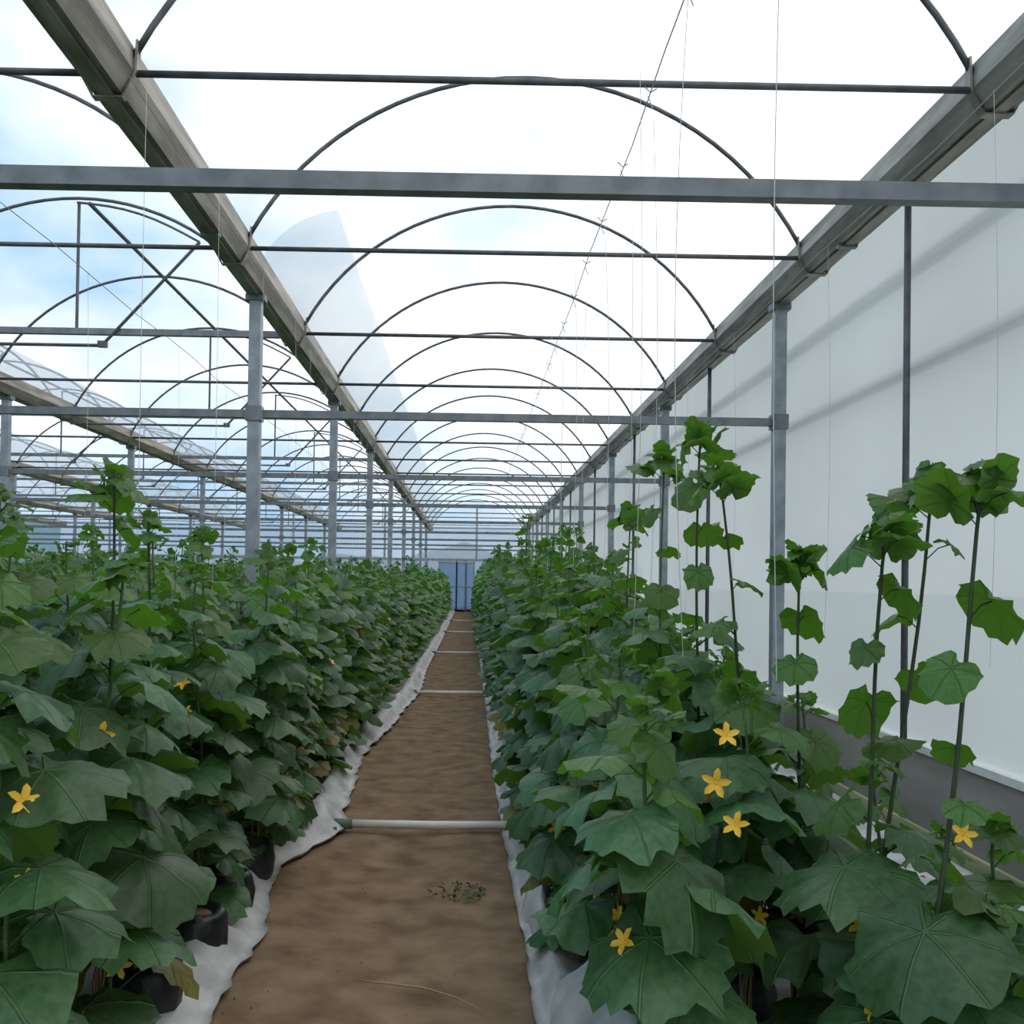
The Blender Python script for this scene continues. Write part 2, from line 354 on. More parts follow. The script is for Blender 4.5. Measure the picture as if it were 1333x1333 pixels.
# ------------------------------------------------------------------ hoops, tie bars, trusses, posts
def hoop_mesh(k):
    b = MB(); b.tube([(x, 0, z) for x, z in arc(XG[k + 1], XG[k], 30, 0)], .019, 8); return b.mesh('arch_pipe', MAT['pipe'], True)
def place(i): return 'furthest' if i > 12 else ORD[i]
for k in range(5):
    hm = hoop_mesh(k)
    tb = MB(); tb.tube([(XG[k + 1] + .1, 0, 0), (XG[k] - .1, 0, 0)], .0205, 8); tbm = tb.mesh('tie_bar', MAT['pipe'], True)
    for i, y in ARCH:
        if i < 0: continue
        o = link('roof_arch', hm, None, (0, y, 0))
        if i < 0: tag(o, 'curved steel roof hoop of the centre bay above and behind the camera', 'roof arch', 'roof hoops behind the camera')
        elif i <= 19: tag(o, '%s thin curved steel roof hoop from the front, in the %s' % (ORD[i], BAYN[k]), 'roof arch', 'roof hoops of the ' + BAYN[k])
        else: tag(o, 'one of the smallest curved roof hoops crowded at the far end of the %s' % BAYN[k], 'roof arch', 'farthest roof hoops of the ' + BAYN[k])
        if k == 0 or i % 2 == 1 or i == 0:
            t = link('tie_bar', tbm, None, (0, y, ZT)); 
            if i < 0: tag(t, 'thin round steel tie bar of the centre bay above and behind the camera', 'tie bar', 'tie bars behind the camera')
            elif i <= 19: tag(t, '%s thin straight tie bar from the front at gutter height in the %s' % (ORD[i if k == 0 else (i + 1) // 2], BAYN[k]), 'tie bar', 'thin tie bars of the ' + BAYN[k])
            else: tag(t, 'one of the farthest thin tie bars near the end wall in the %s' % BAYN[k], 'tie bar', 'farthest tie bars of the ' + BAYN[k])
        elif k > 0:
            xm = (XG[k] + XG[k + 1]) / 2
            t = empty('roof_truss', (xm, y, ZT - .02))
            tag(t, ('%s roof truss from the front in the %s, with a hanging rod' % (ORD[i // 2 - 1], BAYN[k])) if i <= 19 else
                'one of the farthest roof trusses near the end wall in the %s' % BAYN[k], 'roof truss', 'roof trusses of the ' + BAYN[k])
            hw = (XG[k] - XG[k + 1]) / 2 - .1
            b = MB(); b.box((-hw, -.035, -.035), (hw, .035, .035)); build(b, 'bottom_chord', 'steel', t)
            b = MB(); b.tube([(0, 0, 0), (0, 0, 1.48)], .018, 6); build(b, 'king_post', 'pipe', t)
            if k < 3:
                b = MB(); b.tube([(.32, -.06, -.16), (1.40, -.06, 1.03)], .018, 6); b.box((.27, -.09, -.19), (.37, -.03, -.12)); build(b, 'brace', 'pipe', t)
                b = MB(); b.tube([(-hw, -.06, -.17), (.34, -.06, -.17)], .02, 6); build(b, 'strut', 'pipe', t)
                b = MB(); b.tube([(.0 + 1.4 * u, -.06 - .9 * math.sin(u * 1.57) * 0, 1.46 - .43 * u + .10 * math.sin(u * math.pi)) for u in [q / 8 for q in range(9)]], .014, 6); build(b, 'vent_rod', 'pipe', t)
for k in (1, 2, 3):
    xm = (XG[k] + XG[k + 1]) / 2
    b = MB(); b.tube([(xm + .12, A0 + 2 * AD, 5.87), (xm + .12, Y1, 5.87)], .024, 8)
    tag(build(b, 'ridge_purlin', 'pipe', None, True), 'steel pipe running lengthwise under the crown of the roof in the %s' % BAYN[k], 'purlin')
NP = 10
def post_mesh():
    b = MB(); b.box((-.055, -.055, -.05), (.055, .055, ZG - .1)); return b.mesh('column', MAT['post'])
def plate_mesh(side):
    b = MB(); b.box((-.075, -.07, 3.10), (.075, .07, 3.24)); return b.mesh('beam_clamp', MAT['steel'])
pm, plm = post_mesh(), plate_mesh(0)
hm_ = MB(); hm_.box((-.09, -.07, ZG - .16), (.09, .07, ZG - .10)); hm_ = hm_.mesh('head_plate', MAT['steel'])
ROWN = ['along the right side wall', 'under the gutter left of the path', 'under the second gutter to the left', 'under the third gutter to the left', 'under the fourth gutter to the left', 'along the far left wall']
for k, x in enumerate(XG):
    for j in range(NP):
        y = P0 + PD * j
        if y > Y1 - .3: continue
        p = empty('steel_post', (x, y, 0))
        if j == 0: lab = 'square steel post %s, standing closest to the camera' % ROWN[k]
        elif j < 12: lab = '%s square grey steel post from the front %s' % (ORD[j], ROWN[k])
        else: lab = 'one of the farthest slim steel posts %s' % ROWN[k]
        tag(p, lab, 'post', 'steel posts ' + ROWN[k] + (' far off' if j >= 7 else ''))
        link('column', pm, p); link('beam_clamp', plm, p); link('head_plate', hm_, p)
        if k < 5 and j < NP:
            x2 = XG[k + 1]; b = MB(); b.box((x2 + .056, -.034, -.036), (x - .056, .034, .036))
            o = build(b, 'cross_beam', 'steel', None, False, (0, y, ZB))
            lab = '%s thick grey horizontal beam from the front, below the gutters in the %s' % (ORD[j], BAYN[k]) if j < 12 else 'one of the farthest thick horizontal beams in the %s' % BAYN[k]
            tag(o, lab, 'beam', 'cross beams of the ' + BAYN[k] + (' far off' if j >= 7 else ''))
# thin intermediate posts on the right wall, and outer rails seen blurred through the film
b = MB(); b.tube([(0, 0, .5), (0, 0, ZG - .05)], .024, 8); tm = b.mesh('wall_rod', MAT['pipe'], True)
for j in range(9):
    y = 6.72 + 5.565 * j
    o = link('wall_rod', tm, None, (2.955, y, 0))
    tag(o, ('%s thin dark round upright from the front on the right film wall' % ORD[j]) if j < 12 else 'one of the farthest thin round uprights on the right film wall', 'wall upright', 'thin uprights on the right wall')
for z, lab in ((3.93, 'upper rail outside the right film wall, a blurred slanting line'), (3.2, 'lower rail outside the right film wall, a blurred slanting line')):
    b = MB(); b.tube([(XW + .13, Y0, z), (XW + .13, Y1, z)], .03, 8); tag(build(b, 'outer_rail', 'pipe', None, True), lab, 'rail')

# ------------------------------------------------------------------ white pipes across the path
PW = [('nearest white pipe lying straight across the brown path', 6.38, -.80, .60), ('second white pipe across the path from the front', 14.0, -.78, .5),
      ('third white pipe across the path from the front', 21.9, -.76, .45), ('fourth white pipe across the path from the front', 31., -.72, .42), ('farthest white pipe across the path', 40.2, -.70, .4)]
for lab, y, xa, xb in PW:
    p = empty('irrigation_pipe', (0, y, .055)); tag(p, lab, 'pipe', 'white pipes crossing the path')
    b = MB(); b.tube([(xa + .08, 0, 0), (-.2, -.006, -.003), (xb, .02, 0)], .026, 10); build(b, 'pipe_run', 'whitepipe', p, True)
    b = MB(); b.tube([(xa - .08, 0, -.004), (xa + .09, 0, 0)], .033, 10); b.tube([(xa - .02, 0, 0), (xa - .02, -.09, -.03)], .026, 8); build(b, 'pipe_elbow', 'greyfit', p, True)
# twig and weeds on the path
b = MB(); b.tube([(-.42, 3.98, .02), (-.30, 3.93, .028), (-.15, 3.9, .024), (-.02, 3.82, .02), (.1, 3.68, .02)], [.002, .004, .004, .003, .002], 6)
tag(build(b, 'twig', 'straw', smooth=True), 'thin dark curved twig lying on the near part of the brown path', 'twig')
b = MB()
for q in range(60):
    a = random.random() * 6.28; rr = .09 * random.random() ** .5; x = -.03 + rr * 1.6 * math.cos(a); y = 5.12 + rr * 1.8 * math.sin(a); t = random.random() * 6.28; l = .02 + .018 * random.random()
    b.add([(x, y, .012), (x + l * math.cos(t), y + l * math.sin(t), .022), (x + l * .5 * math.cos(t + .8), y + l * .5 * math.sin(t + .8), .03)], [(0, 1, 2)])
tag(build(b, 'weeds', 'stem'), 'small patch of green weeds sprouting on the brown path', 'weeds', kind='stuff')
b = MB()
for q in range(500):
    y = 2.6 + 15 * random.random() ** 1.5; x = random.uniform(-.9, .24); r = random.uniform(.0015, .0055); z = .004
    b.add([(x - r, y, z - r * .5), (x + r, y - r, z - r * .5), (x + r * .5, y + r, z - r * .5), (x, y, z + r)], [(0, 1, 3), (1, 2, 3), (2, 0, 3)])
tag(build(b, 'soil_crumbs', 'soil'), 'brown soil crumbs scattered over the path', 'soil', kind='stuff')

b = MB()
for q in range(420):                                             # dry bits fallen on the sheets
    s_ = random.random() < .5; y = 2.4 + 12 * random.random() ** 1.3; x = random.uniform(.38, 2.6) if s_ else random.uniform(-2.4, -1.0); z = .075; t = random.random() * 6.28; l = random.uniform(.012, .04)
    c_, d_ = math.cos(t) * l, math.sin(t) * l
    b.add([(x - c_, y - d_, z), (x + d_ * .5, y - c_ * .5, z + .012), (x + c_, y + d_, z + .004), (x - d_ * .4, y + c_ * .4, z + .015)], [(0, 1, 2), (0, 2, 3)])
tag(build(b, 'leaf_litter', 'straw'), 'dry straw-coloured leaf bits fallen on the white sheets', 'litter', kind='stuff')

# ------------------------------------------------------------------ leaves
def leaf_mesh(name, m, nth, rings, seed, cup=0.):
    rs = np.random.RandomState(seed); vs = [(0, 0, 0)]; ph = rs.rand(4) * 6.28
    th = [-math.pi + 2 * math.pi * (i + .5) / nth for i in range(nth)]
    def env(t):
        a = abs(math.degrees(t)); xs = [0, 26, 52, 78, 104, 130, 160, 180]; ys = [1.0, .90, .92, .80, .82, .72, .56, .12]
        return float(np.interp(a, xs, ys))
    out = [env(t) * (1 + (.045 if i % 2 else -.035)) * (1 + .05 * rs.randn()) for i, t in enumerate(th)]
    uv = [(0, 0)]
    for q in rings:
        for i, t in enumerate(th):
            r = out[i] * q; x = r * math.sin(t); y = r * math.cos(t)
            vein = math.cos(t * 360 / 52)
            z = -.34 * r * r + .04 * vein * r + .06 * math.sin(3 * t + ph[0]) * q * q + .07 * math.sin(8 * t + ph[1]) * q ** 3 + .10 * math.sin(2 * t + ph[2]) * q * q + .035 * math.sin(14 * x + ph[2]) * math.cos(12 * y + ph[3]) * q - .10 * abs(x) * q + cup * r
            if abs(t) > 2.4: z += .06 * q
            vs.append((x, y, z)); uv.append((x, y))
    fs = [(0, 1 + (i + 1) % nth, 1 + i) for i in range(nth)]
    for k in range(len(rings) - 1):
        a = 1 + k * nth; c = a + nth
        fs += [(a + i, a + (i + 1) % nth, c + (i + 1) % nth, c + i) for i in range(nth)]
    me = bpy.data.meshes.new(name); me.from_pydata(vs, [], fs); me.materials.append(MAT[m]); me.polygons.foreach_set('use_smooth', [True] * len(fs))
    ul = me.uv_layers.new(name='UVMap'); li = [l.vertex_index for l in me.loops]
    ul.data.foreach_set('uv', [c for v in li for c in uv[v]])
    # make the face normals point up (top side = front face)
    me.update()
    if me.polygons[0].normal.z < 0: me.flip_normals()
    me.update(); return me
HI = [leaf_mesh('leaf', 'leaf', 32, (.3, .55, .8, 1), s) for s in range(8)]
HY = [leaf_mesh('leaf', 'young', 26, (.5, 1), s + 20, .1) for s in range(3)]
HO = [leaf_mesh('leaf', 'old', 26, (.5, 1), s + 30) for s in range(2)]
MI = [leaf_mesh('leaf', 'leaf', 18, (.55, 1), s + 40) for s in range(4)]
MY = [leaf_mesh('leaf', 'young', 14, (1,), s + 50, .1) for s in range(2)]
def flower_mesh():
    b = MB(); n = 5
    for k in range(n):
        a = 2 * math.pi * k / n; u = Vector((math.cos(a), math.sin(a), 0)); v = Vector((-math.sin(a), math.cos(a), 0))
        P = [Vector((0, 0, 0)), u * .35 + v * .24 + Vector((0, 0, .22)), u * .75 + v * .22 + Vector((0, 0, .34)), u * 1.05 + Vector((0, 0, .24)), u * .75 - v * .22 + Vector((0, 0, .34)), u * .35 - v * .24 + Vector((0, 0, .22)), u * .5 + Vector((0, 0, .2))]
        b.add(P, [(0, 1, 6), (1, 2, 6), (2, 3, 6), (3, 4, 6), (4, 5, 6), (5, 0, 6)])
    b.tube([(0, 0, -.45), (0, 0, .05)], [.10, .14], 6); return b.mesh('flower', MAT['petal'], True)
FL = flower_mesh()
fm = MB(); fm.tube([(0, 0, -.0), (.004, 0, -.03), (.008, 0, -.09), (.006, 0, -.16), (0, 0, -.2)], [.006, .019, .024, .02, .007], 8); FR = fm.mesh('cucumber', MAT['fruit'], True)

def stem_pts(h, lean, seed, bow=.02):
    rs = random.Random(seed); n = max(6, int(h / .16)); pts = []
    for i in range(n + 1):
        t = i / n; z = h * t
        pts.append(Vector((lean[0] * t ** 1.6 + bow * math.sin(t * 7 + seed), lean[1] * t ** 1.6 + bow * math.cos(t * 6 + seed * 2), z)))
    return pts
def at(pts, z):
    h = pts[-1].z; t = max(0, min(.9999, z / h)) * (len(pts) - 1); i = int(t); return pts[i].lerp(pts[i + 1], t - i)
def plan(hb, top, size, seed, dens=1., z0=.2, side=0, upper='sparse'):
    """list of (z, azimuth, petiole length, leaf size, droop, kind)"""
    rs = random.Random(seed); out = []; z = z0; az = rs.random() * 6.28
    while z < hb:
        t = (z - z0) / max(.1, hb - z0); az += 2.4 + rs.uniform(-.35, .35)
        s = size * (1.0 - .25 * t ** 2) * rs.uniform(.75, 1.15)
        kind = 'leaf'
        if t > .86: kind = 'young' if rs.random() < .6 else 'leaf'; s *= .75
        elif t < .22 and rs.random() < .25: kind = 'old'; s *= .8
        out.append((z, az, rs.uniform(.10, .20) * (1 - .3 * t), s, rs.uniform(-.15, .65), kind)); z += .072 / dens * rs.uniform(.8, 1.25)
    z = hb + .05; big = top - hb > .5
    while z < top - (.2 if big else .12):
        az += 2.5 + rs.uniform(-.4, .4)
        out.append((z, az, rs.uniform(.04, .10), size * (rs.uniform(.26, .52) if big else rs.uniform(.3, .5)), rs.uniform(.1, 1.0), 'young')); z += rs.uniform(.13, .22) if big else rs.uniform(.07, .13)
    g = 1.2 if big else 1.
    for q in range(10 if big else 6):                             # growing tip: a tuft of cupped leaves
        az += 2.2
        out.append((top - .017 * q - .01, az, .012 + .010 * q, size * g * (.17 + .020 * q), rs.uniform(-1.35, 1.3), 'young'))
    return out
def leaf_matrix(pts, it, rs):
    z, az, pl, s, droop, kind = it
    p = at(pts, z); d = Vector((math.cos(az), math.sin(az), 0)); tip = p + d * pl * .85 + Vector((0, 0, pl * .55))
    return p, tip, Euler((-droop, rs.uniform(-.35, .35), az - math.pi / 2 + rs.uniform(-.3, .3)))

def plant(x, y, hb, top, size=.21, lean=(0, 0), seed=0, label='', group=None, hi=True, dens=1., flowers=(), nfl=2, fruit=0, dark=False, z0=.2, bow=.02):
    rs = random.Random(seed * 7 + 1); root = empty('cucumber_plant', (x, y, .05)); root.rotation_euler.z = 0
    tag(root, label, 'plant', group)
    pts = stem_pts(top, lean, seed, bow); b = MB()
    b.tube(pts, [.0085 - .0045 * i / len(pts) for i in range(len(pts))], 6 if hi else 4)
    its = plan(hb, top, size, seed, dens, z0)
    for it in its:
        p, tip, eu = leaf_matrix(pts, it, rs); k = it[5]
        mid = p.lerp(tip, .5) + Vector((0, 0, .012)); b.tube([p, mid, tip], [.0035, .003, .0025] if it[3] > .1 else .0018, 4, False)
        me = rs.choice({'leaf': HI, 'young': HY, 'old': HO}[k] if hi else {'leaf': MI, 'young': MY, 'old': HO}[k])
        o = link('leaf', me, root, tip); o.rotation_euler = eu; s = it[3]; o.scale = (s * rs.uniform(.92, 1.1), s, s)
        if k == 'old': o['label'] = 'yellowing lower leaf'
    build(b, 'stem', 'darkstem' if dark else 'stem', root, True)
    if z0 < .5 and hi:
        b = MB()
        for q in range(5):
            a = rs.random() * 6.28; b.tube([(.012 * math.cos(a), .012 * math.sin(a), 0), (.03 * math.cos(a + 1), .03 * math.sin(a + 1), .2 + .1 * rs.random()), (.02 * math.cos(a + 2), .02 * math.sin(a + 2), .42)], .004, 4)
        build(b, 'dry_stem', 'straw', root)
    for f_ in range(nfl):
        zz = rs.uniform(.35, hb * .8); p = at(pts, zz); a = -math.pi / 2 + rs.uniform(-1.1, 1.1) + (.7 if x < 0 else -.7); d = Vector((math.cos(a), math.sin(a), 0))
        o = link('flower', FL, root, p + d * rs.uniform(.06, .17)); s = rs.uniform(.03, .042); o.scale = (s, s, s * 1.1)
        o.rotation_euler = Euler((R(rs.uniform(40, 85)), 0, a + math.pi / 2))
    for (fx, fy, fz) in flowers:
        o = link('flower', FL, root, (fx - x, fy - y, fz - .05)); o.scale = (.042, .042, .046); o.rotation_euler = Euler((R(rs.uniform(45, 80)), rs.uniform(-.3, .3), rs.uniform(-.5, .5)))
    for f_ in range(fruit):
        p = at(pts, rs.uniform(.4, .75)); a = -math.pi / 2 + rs.uniform(-.8, .8); link('cucumber', FR, root, p + Vector((math.cos(a) * .05, math.sin(a) * .05, 0)))
    return root

# explicit tall plants (ground position, bulk height, tip height, lean)
TALL = [
    (.95, 4.10, 1.35, 2.22, (.0, 0), 'tallest plant right of the path, leggy top reaching the white wall and beam'),
    (.95, 4.80, 1.45, 2.22, (-.02, 0), 'tall plant just left of and behind the tallest plant on the right'),
    (1.12, 3.75, 1.15, 2.02, (-.20, .0), 'plant on the right whose bare stem leans left to a leafy top'),
    (1.22, 2.95, .80, 1.92, (.16, 0), 'right plant with small round top leaves beside the rightmost tall plant'),
    (1.12, 2.45, .80, 1.87, (.17, 0), 'rightmost tall plant, dark stem leaning right with a forked leafy top'),
    (1.10, 2.80, .84, 1.77, (.09, 0), 'right plant with one large pointed top leaf in front of the white wall'),
    (1.22, 3.65, .90, 1.70, (.0, 0), 'shorter plant with small drooping top leaves in front of the steel wall post'),
    (.95, 5.88, 1.50, 2.02, (.0, 0), 'right plant whose narrow tip stands just left of the second wall post'),
    (.95, 11.4, 1.62, 2.02, (.0, 0), 'distant right plant with a single tip above the row near the path'),
    (-1.25, 3.52, 1.42, 1.94, (.0, 0), 'tallest plant on the left, bare dark stem with a stacked leafy top'),
    (-1.25, 3.92, 1.45, 1.81, (.0, 0), 'left plant with a small dark tuft just right of the tallest left plant'),
    (-1.25, 4.75, 1.45, 1.80, (.0, 0), 'left plant with two narrow tips in front of the second left gutter'),
    (-1.30, 2.80, 1.45, 1.80, (.0, 0), 'plant at the left picture edge whose bright green tip stands above the crop'),
    (-1.25, 6.95, 1.50, 1.81, (.0, 0), 'left plant with a small round tip right of the large steel post'),
]
LOWP = [(1.30, 2.42, .62, .80, .27, 'low big-leaved plant at the bottom right corner with a pale green spreading leaf'), (1.66, 3.10, .68, .85, .27, 'low plant beside the white ground sheet at the right picture edge'), (1.80, 3.75, .50, .66, .22, 'small low plant nearest the wall kerb on the right')]
FLW = [(.8, 3.066, 1.139), (.7, 2.784, 1.049), (.8, 3.991, .844), (.75, 2.912, .633), (.5, 2.857, .529), (.8, 2.942, .894), (.5, 3.615, .851), (1.5, 3.0, .86),
       (-1.3, 3.047, .856), (-1.3, 4.115, .992), (-1.2, 4.816, .782), (-1.1, 4.742, .687), (-1.1, 3.407, .564), (-1.4, 5.964, .862)]
def smooth(a, b_, t): t = max(0, min(1, (t - a) / (b_ - a))); return t * t * (3 - 2 * t)
def bulk(x, y):
    if x > 1.2: return .66 + .5 * smooth(3.8, 5.8, y) + .45 * smooth(5.8, 9, y)
    if x > 0: return 1.03 + .07 * smooth(1.8, 2.8, y) + .60 * smooth(3.2, 8.5, y)
    return 1.42 + .13 * smooth(3, 7, y) if x > -1.5 else 1.52
jr = random.Random(5)
spots = []
ROWX_R = [.52, .97, 1.36]; ROWX_L = [-1.13, -1.8] + [-2.4 - .6 * i for i in range(32)]
for x in ROWX_R + ROWX_L:
    y = 2.72 if x == .52 else 2.25 + jr.random() * .3 if x < 1 else 2.1
    while y < 53.2:
        xx = x + jr.uniform(-.06, .06)
        if not any(abs(xx - t[0]) < .25 and abs(y - t[1]) < .24 for t in TALL + LOWP) and min(abs(xx - g) + abs((y - P0 + PD / 2) % PD - PD / 2) for g in XG) > .15:
            spots.append((x, xx, y))
        y += .42 + jr.uniform(-.06, .06)
def inview(x, y): 
    u = 612 + 1300 * x / y; return -110 < u < 1440
def rank(s):
    r, x, y = s
    vis = 0 if (r in (-1.13, .52)) else 1.3 if r in (-1.8, .97) else 1.5 if r == 1.36 else 3.0 + .9 * abs(r + 2.4)
    return y + 2.2 * vis
spots_v = sorted([s for s in spots if inview(s[1], s[2])], key=rank)
near = spots_v[:176]; midp = spots_v[176:286]
keep = set(id(s) for s in spots_v[:286]); rest = [s for s in spots if id(s) not in keep and s[2] > 2]
RN = {.52: 'right path-edge row', .97: 'second row right', 1.36: 'third row right', -1.13: 'left path-edge row', -1.8: 'second row left'}
def rown(r): return RN.get(r) or '%s row left' % (['third', 'fourth', 'fifth', 'sixth', 'seventh', 'eighth', 'ninth'][min(6, int(round((-2.4 - r) / .6)))])
for i, (x, y, hb, top, lean, lab) in enumerate(TALL):
    fl = [f for f in FLW if abs(f[0] - x) < .35 and abs(f[1] - y) < .22]
    for f in fl: FLW.remove(f)
    plant(x, y, hb, top, .23 if x > 0 else .20, lean, 100 + i, lab, 'tall leggy cucumber plants', True, .95 if x > 0 else 1.05, fl, 1, 1 if i in (3, 9) else 0, y < 4.5, bow=.012)
from collections import defaultdict
for i, (x, y, hb, top, sz, lab) in enumerate(LOWP): plant(x, y, hb, top, sz, (0, 0), 60 + i, lab, 'low plants on the right', True, 1.1, (), 1, 0, z0=.15)
cnt = defaultdict(int); seg = [6.38, 14, 21.9, 31, 40.2, 60]
segn = ['in front of the nearest white pipe', 'between the first and second white pipes', 'between the second and third white pipes', 'between the third and fourth white pipes', 'between the fourth and fifth white pipes', 'beyond the fifth white pipe']
def plabel(r, y):
    q_ = [y < q for q in seg].index(True); cnt[(r, q_)] += 1; c = cnt[(r, q_)]
    look = 'big-leaved' if y < 5 else 'bushy' if y < 14 else 'small-looking'
    where = 'in front of the nearest white pipe' if q_ == 0 else 'beyond the %s white pipe' % ORD[q_ - 1]
    o_ = ORD[c - 1] if c <= 20 else 'farther'
    return '%s %s cucumber plant %s, %s' % (o_, look, where, rown(r)), 'cucumber plants, ' + rown(r)
for i, (r, x, y) in enumerate(sorted(near, key=lambda s: s[2])):
    hb = bulk(x, y) + jr.uniform(-.1, .08); top = hb + (jr.uniform(.08, .2) if jr.random() < .75 else jr.uniform(.25, .42))
    fl = [f for f in FLW if abs(f[0] - x) < .35 and abs(f[1] - y) < .25]
    for f in fl: FLW.remove(f)
    lab, grp = plabel(r, y)
    if r == .52 and y < 3.9: z0 = .42
    else: z0 = .1 if r in (.52, -1.13) else .3 if r in (.97, -1.8, 1.36) else .75
    sz = (.228 - .035 * smooth(3.6, 5.5, y)) if x > 0 else (.225 - .05 * smooth(3, 4.6, y))
    sz -= .015 * smooth(6, 9, y)
    plant(x, y, hb, top, sz, (jr.uniform(-.05, .05), jr.uniform(-.05, .05)), 300 + i, lab, grp, y < 6.5, (1.0 if x > 0 else 1.05) if y < 4 else 1.4, fl, (3 if y < 7 else 2) if x < 0 or y > 3.6 else 2, 1 if jr.random() < .08 else 0, z0=z0)

# ---- mid-distance plants: one joined foliage part each, variants shared
def lowleaf(quality):
    """cheap leaf: 7-point outline in two halves folded on the midrib"""
    o = [(0, 0, 0), (.62, -.30, -.10), (.80, .25, -.20), (.45, .75, -.22), (0, 1, -.30), (-.45, .75, -.22), (-.80, .25, -.20), (-.62, -.30, -.10)]
    if quality: f = [(0, 1, 2), (0, 2, 3), (0, 3, 4), (0, 4, 5), (0, 5, 6), (0, 6, 7)]
    else: o = [o[0], (.72, .1, -.15), o[4], (-.72, .1, -.15)]; f = [(0, 1, 2), (0, 2, 3)]
    return np.array(o), np.array(f)
def foliage_arrays(hb, top, size, seed, dens, q, z0):
    rs = random.Random(seed); pts = stem_pts(top, (rs.uniform(-.05, .05), rs.uniform(-.05, .05)), seed); V = []; F = []; n = 0; lo, lf = lowleaf(q)
    for it in plan(hb, top, size, seed, dens, z0):
        if not q and it[3] < size * .25 and rs.random() < .5: continue
        p, tip, eu = leaf_matrix(pts, it, rs); m = np.array(eu.to_matrix()); s = it[3] * (1.05 if q else 1.25)
        V.append((lo * s) @ m.T + np.array(tip)); F.append(lf + n); n += len(lo)
    # stem as a thin triangular prism
    a = np.array([tuple(pts[0]), tuple(pts[-1])]); r = .006
    sv = np.array([a[0] + (r, 0, 0), a[0] + (-r, r, 0), a[0] + (-r, -r, 0), a[1] + (r * .5, 0, 0), a[1] + (-r * .5, r * .5, 0), a[1] + (-r * .5, -r * .5, 0)])
    F.append(np.array([(0, 1, 4), (0, 4, 3), (1, 2, 5), (1, 5, 4), (2, 0, 3), (2, 3, 5)]) + n); V.append(sv)
    return np.concatenate(V), np.concatenate(F)
def np_mesh(name, V, F, m):
    me = bpy.data.meshes.new(name); me.vertices.add(len(V)); me.vertices.foreach_set('co', V.astype(np.float32).ravel())
    me.loops.add(F.size); me.loops.foreach_set('vertex_index', F.astype(np.int32).ravel()); me.polygons.add(len(F))
    me.polygons.foreach_set('loop_start', np.arange(0, F.size, 3, dtype=np.int32)); me.polygons.foreach_set('loop_total', np.full(len(F), 3, dtype=np.int32))
    me.materials.append(MAT[m]); me.update(calc_edges=True); me.polygons.foreach_set('use_smooth', np.ones(len(F), dtype=bool)); return me
VAR = []
for k in range(8):
    V, F = foliage_arrays(1.5, 1.5 + random.uniform(.08, .4), .21, 900 + k, 1.5, True, .12); VAR.append(np_mesh('foliage', V, F, 'far'))
sb = MB(); sb.tube([(0, 0, 0), (0, 0, 1.5)], [.008, .004], 5); SM = sb.mesh('stem', MAT['stem'])
for i, (r, x, y) in enumerate(sorted(midp, key=lambda s: s[2])):
    lab, grp = plabel(r, y); root = empty('cucumber_plant', (x, y, .05)); tag(root, lab, 'plant', grp); root.rotation_euler.z = random.random() * 6.28
    s = (bulk(x, y) + jr.uniform(-.08, .08)) / 1.5; root.scale = (1, 1, s)
    o = link('foliage', VAR[i % 8], root); o['kind'] = 'stuff'; link('stem', SM, root)
    if jr.random() < .35:
        f_ = link('flower', FL, root, (.15 * math.cos(i), .15 * math.sin(i), jr.uniform(.6, 1.2))); f_.scale = (.04,) * 3; f_.rotation_euler = (1.1, 0, 0)
# ---- the rest of the crop as one mass
tmpl = {}
for q, z0, key in ((True, .12, 'hq'), (False, .15, 'lo'), (False, .85, 'top')):
    tmpl[key] = [foliage_arrays(1.5, 1.5 + random.uniform(.06, .42), .22, 1200 + k + 50 * len(tmpl), 1.35, q, z0) for k in range(7)]
VV = []; FF = []; n = 0
for (r, x, y) in rest:
    key = 'hq' if (r in (.52, -1.13, .97) or (y < 16 and r > -5)) else ('lo' if (r > -3.2) else 'top')
    if key == 'top' and y < abs(x) * 1.2: continue
    V, F = random.choice(tmpl[key]); a = random.random() * 6.28; c, s = math.cos(a), math.sin(a); hs = (bulk(x, y) + random.uniform(-.1, .1)) / 1.5
    W = np.empty_like(V); W[:, 0] = c * V[:, 0] - s * V[:, 1] + x; W[:, 1] = s * V[:, 0] + c * V[:, 1] + y; W[:, 2] = V[:, 2] * hs + .05
    VV.append(W); FF.append(F + n); n += len(W)
V = np.concatenate(VV); F = np.concatenate(FF); print('mass tris', len(F), 'rest plants', len(rest))
tag(link('distant_crop', np_mesh('distant_crop', V, F, 'far')), 'distant mass of green cucumber plants filling the left bays and the far rows', 'crop', kind='stuff')

# ------------------------------------------------------------------ black grow bags at the row edges
def bag_mesh(seed):
    rs = np.random.RandomState(seed); b = MB(); n = 14; rings = [(0.0, .105), (.04, .125), (.11, .13), (.17, .12), (.205, .10), (.195, .085), (.175, .07)]; vs = []
    for z, r in rings:
        for k in range(n):
            t = 2 * math.pi * k / n; rr = r * (1 + .05 * math.sin(3 * t + seed) + .035 * rs.randn()); vs.append((rr * math.cos(t), rr * math.sin(t), z + .006 * rs.randn()))
    fs = [(j * n + k, j * n + (k + 1) % n, (j + 1) * n + (k + 1) % n, (j + 1) * n + k) for j in range(len(rings) - 1) for k in range(n)]
    fs.append(tuple(6 * n + k for k in range(n))); b.add(vs, fs); return b.mesh('bag', MAT['black'], True)
BG = [bag_mesh(s) for s in range(3)]; sl = MB(); sl.tube([(0, 0, .15), (0, 0, .185)], [.068, .06], 10); SL = sl.mesh('potting_soil', MAT['soil'], True)
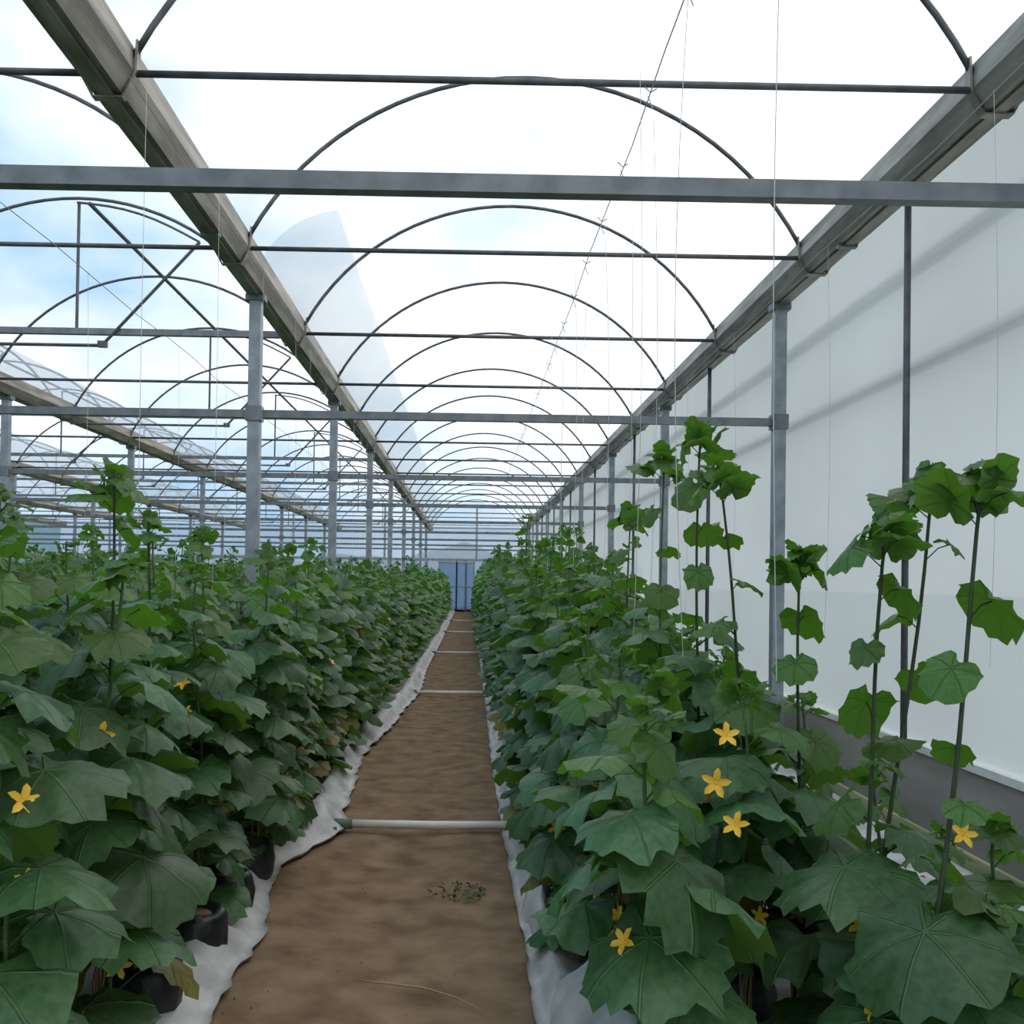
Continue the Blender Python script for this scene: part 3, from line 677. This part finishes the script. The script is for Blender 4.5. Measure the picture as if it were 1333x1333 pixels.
for rx, nm in ((-1.13, 'left'), (.52, 'right'), (.97, 'second right')):
    j = 0; y = 4.3 if nm == 'right' else 2.5
    while y < 12:
        e = empty('grow_bag', (rx + jr.uniform(-.04, .04), y, .035)); link('bag', BG[j % 3], e); link('potting_soil', SL, e)
        lab = '%s black plastic grow bag from the front under the %s row of plants' % (ORD[j], {'left': 'left path-edge', 'right': 'right path-edge', 'second right': 'second right'}[nm])
        tag(e, lab, 'grow bag', 'black grow bags'); j += 1; y += .55
b = MB()
for a_, b_ in (((2.35, 6.25), (2.85, 6.9)),):
    pass

# ------------------------------------------------------------------ overhead wires and hanging strings
WX = [.93, 2.72, -1.8, -3.3]
WN = ['row wire stretched above the right bed under the roof', 'wire running beside the right gutter', 'row wire stretched above the left bed under the roof', 'row wire above the third rows left of the path']
for x, nm in zip(WX, WN):
    b = MB(); pts = [(x + .004 * math.sin(q * 2.2), Y0 + (Y1 - Y0) * q / 60, 4.22 - .03 * math.sin(q * .9) ** 2) for q in range(61)]
    b.tube(pts, .0035, 5); wr = build(b, 'support_wire', 'wire', None); tag(wr, nm, 'wire')
    if x == .93:
        km = MB(); km.tube([(-.03, 0, .03), (0, 0, 0), (.035, .01, .025)], .004, 4); km.tube([(-.012, 0, -.02), (.015, 0, -.09)], .003, 4); kme = km.mesh('string_knot', MAT['wire'])
        for q in range(16): link('string_knot', kme, wr, (x, 4.3 + .95 * q, 4.21))
hc = defaultdict(int)
def hang(x, y, z0, z1, sway, lab, grp):
    hc[grp] += 1; n_ = hc[grp]
    b = MB(); n = 7; b.tube([(x + sway * math.sin(t * 3.1), y, z1 + (z0 - z1) * t) for t in [q / n for q in range(n + 1)]], .0016, 4)
    tag(build(b, 'hanging_string', 'string'), ('%s thin pale string from the front, ' % ORD[n_ - 1] if n_ <= 26 else 'one of the far thin pale strings, ') + lab, 'string', grp)
for k in range(26):
    y = 3.3 + .8 * k + jr.uniform(-.2, .2)
    hang(.93 + jr.uniform(-.1, .12), y, 1.3, 4.22, jr.uniform(-.06, .06), 'hanging over the right bed', 'strings over the right bed')
    if k % 2 == 0: hang(-1.8 + jr.uniform(-.1, .1), y + .3, 1.4, 4.22, jr.uniform(-.03, .03), 'hanging over the left bed', 'strings over the left bed')
    if k % 3 == 0:
        hang(2.72, y + 2, 1.2, 4.22, .03, 'close to the right film wall', 'strings by the right wall')
        hang(-3.3, y + 3, 1.5, 4.22, .02, 'over the third rows on the left', 'strings over the third rows on the left')
print('objects', len(bpy.data.objects))
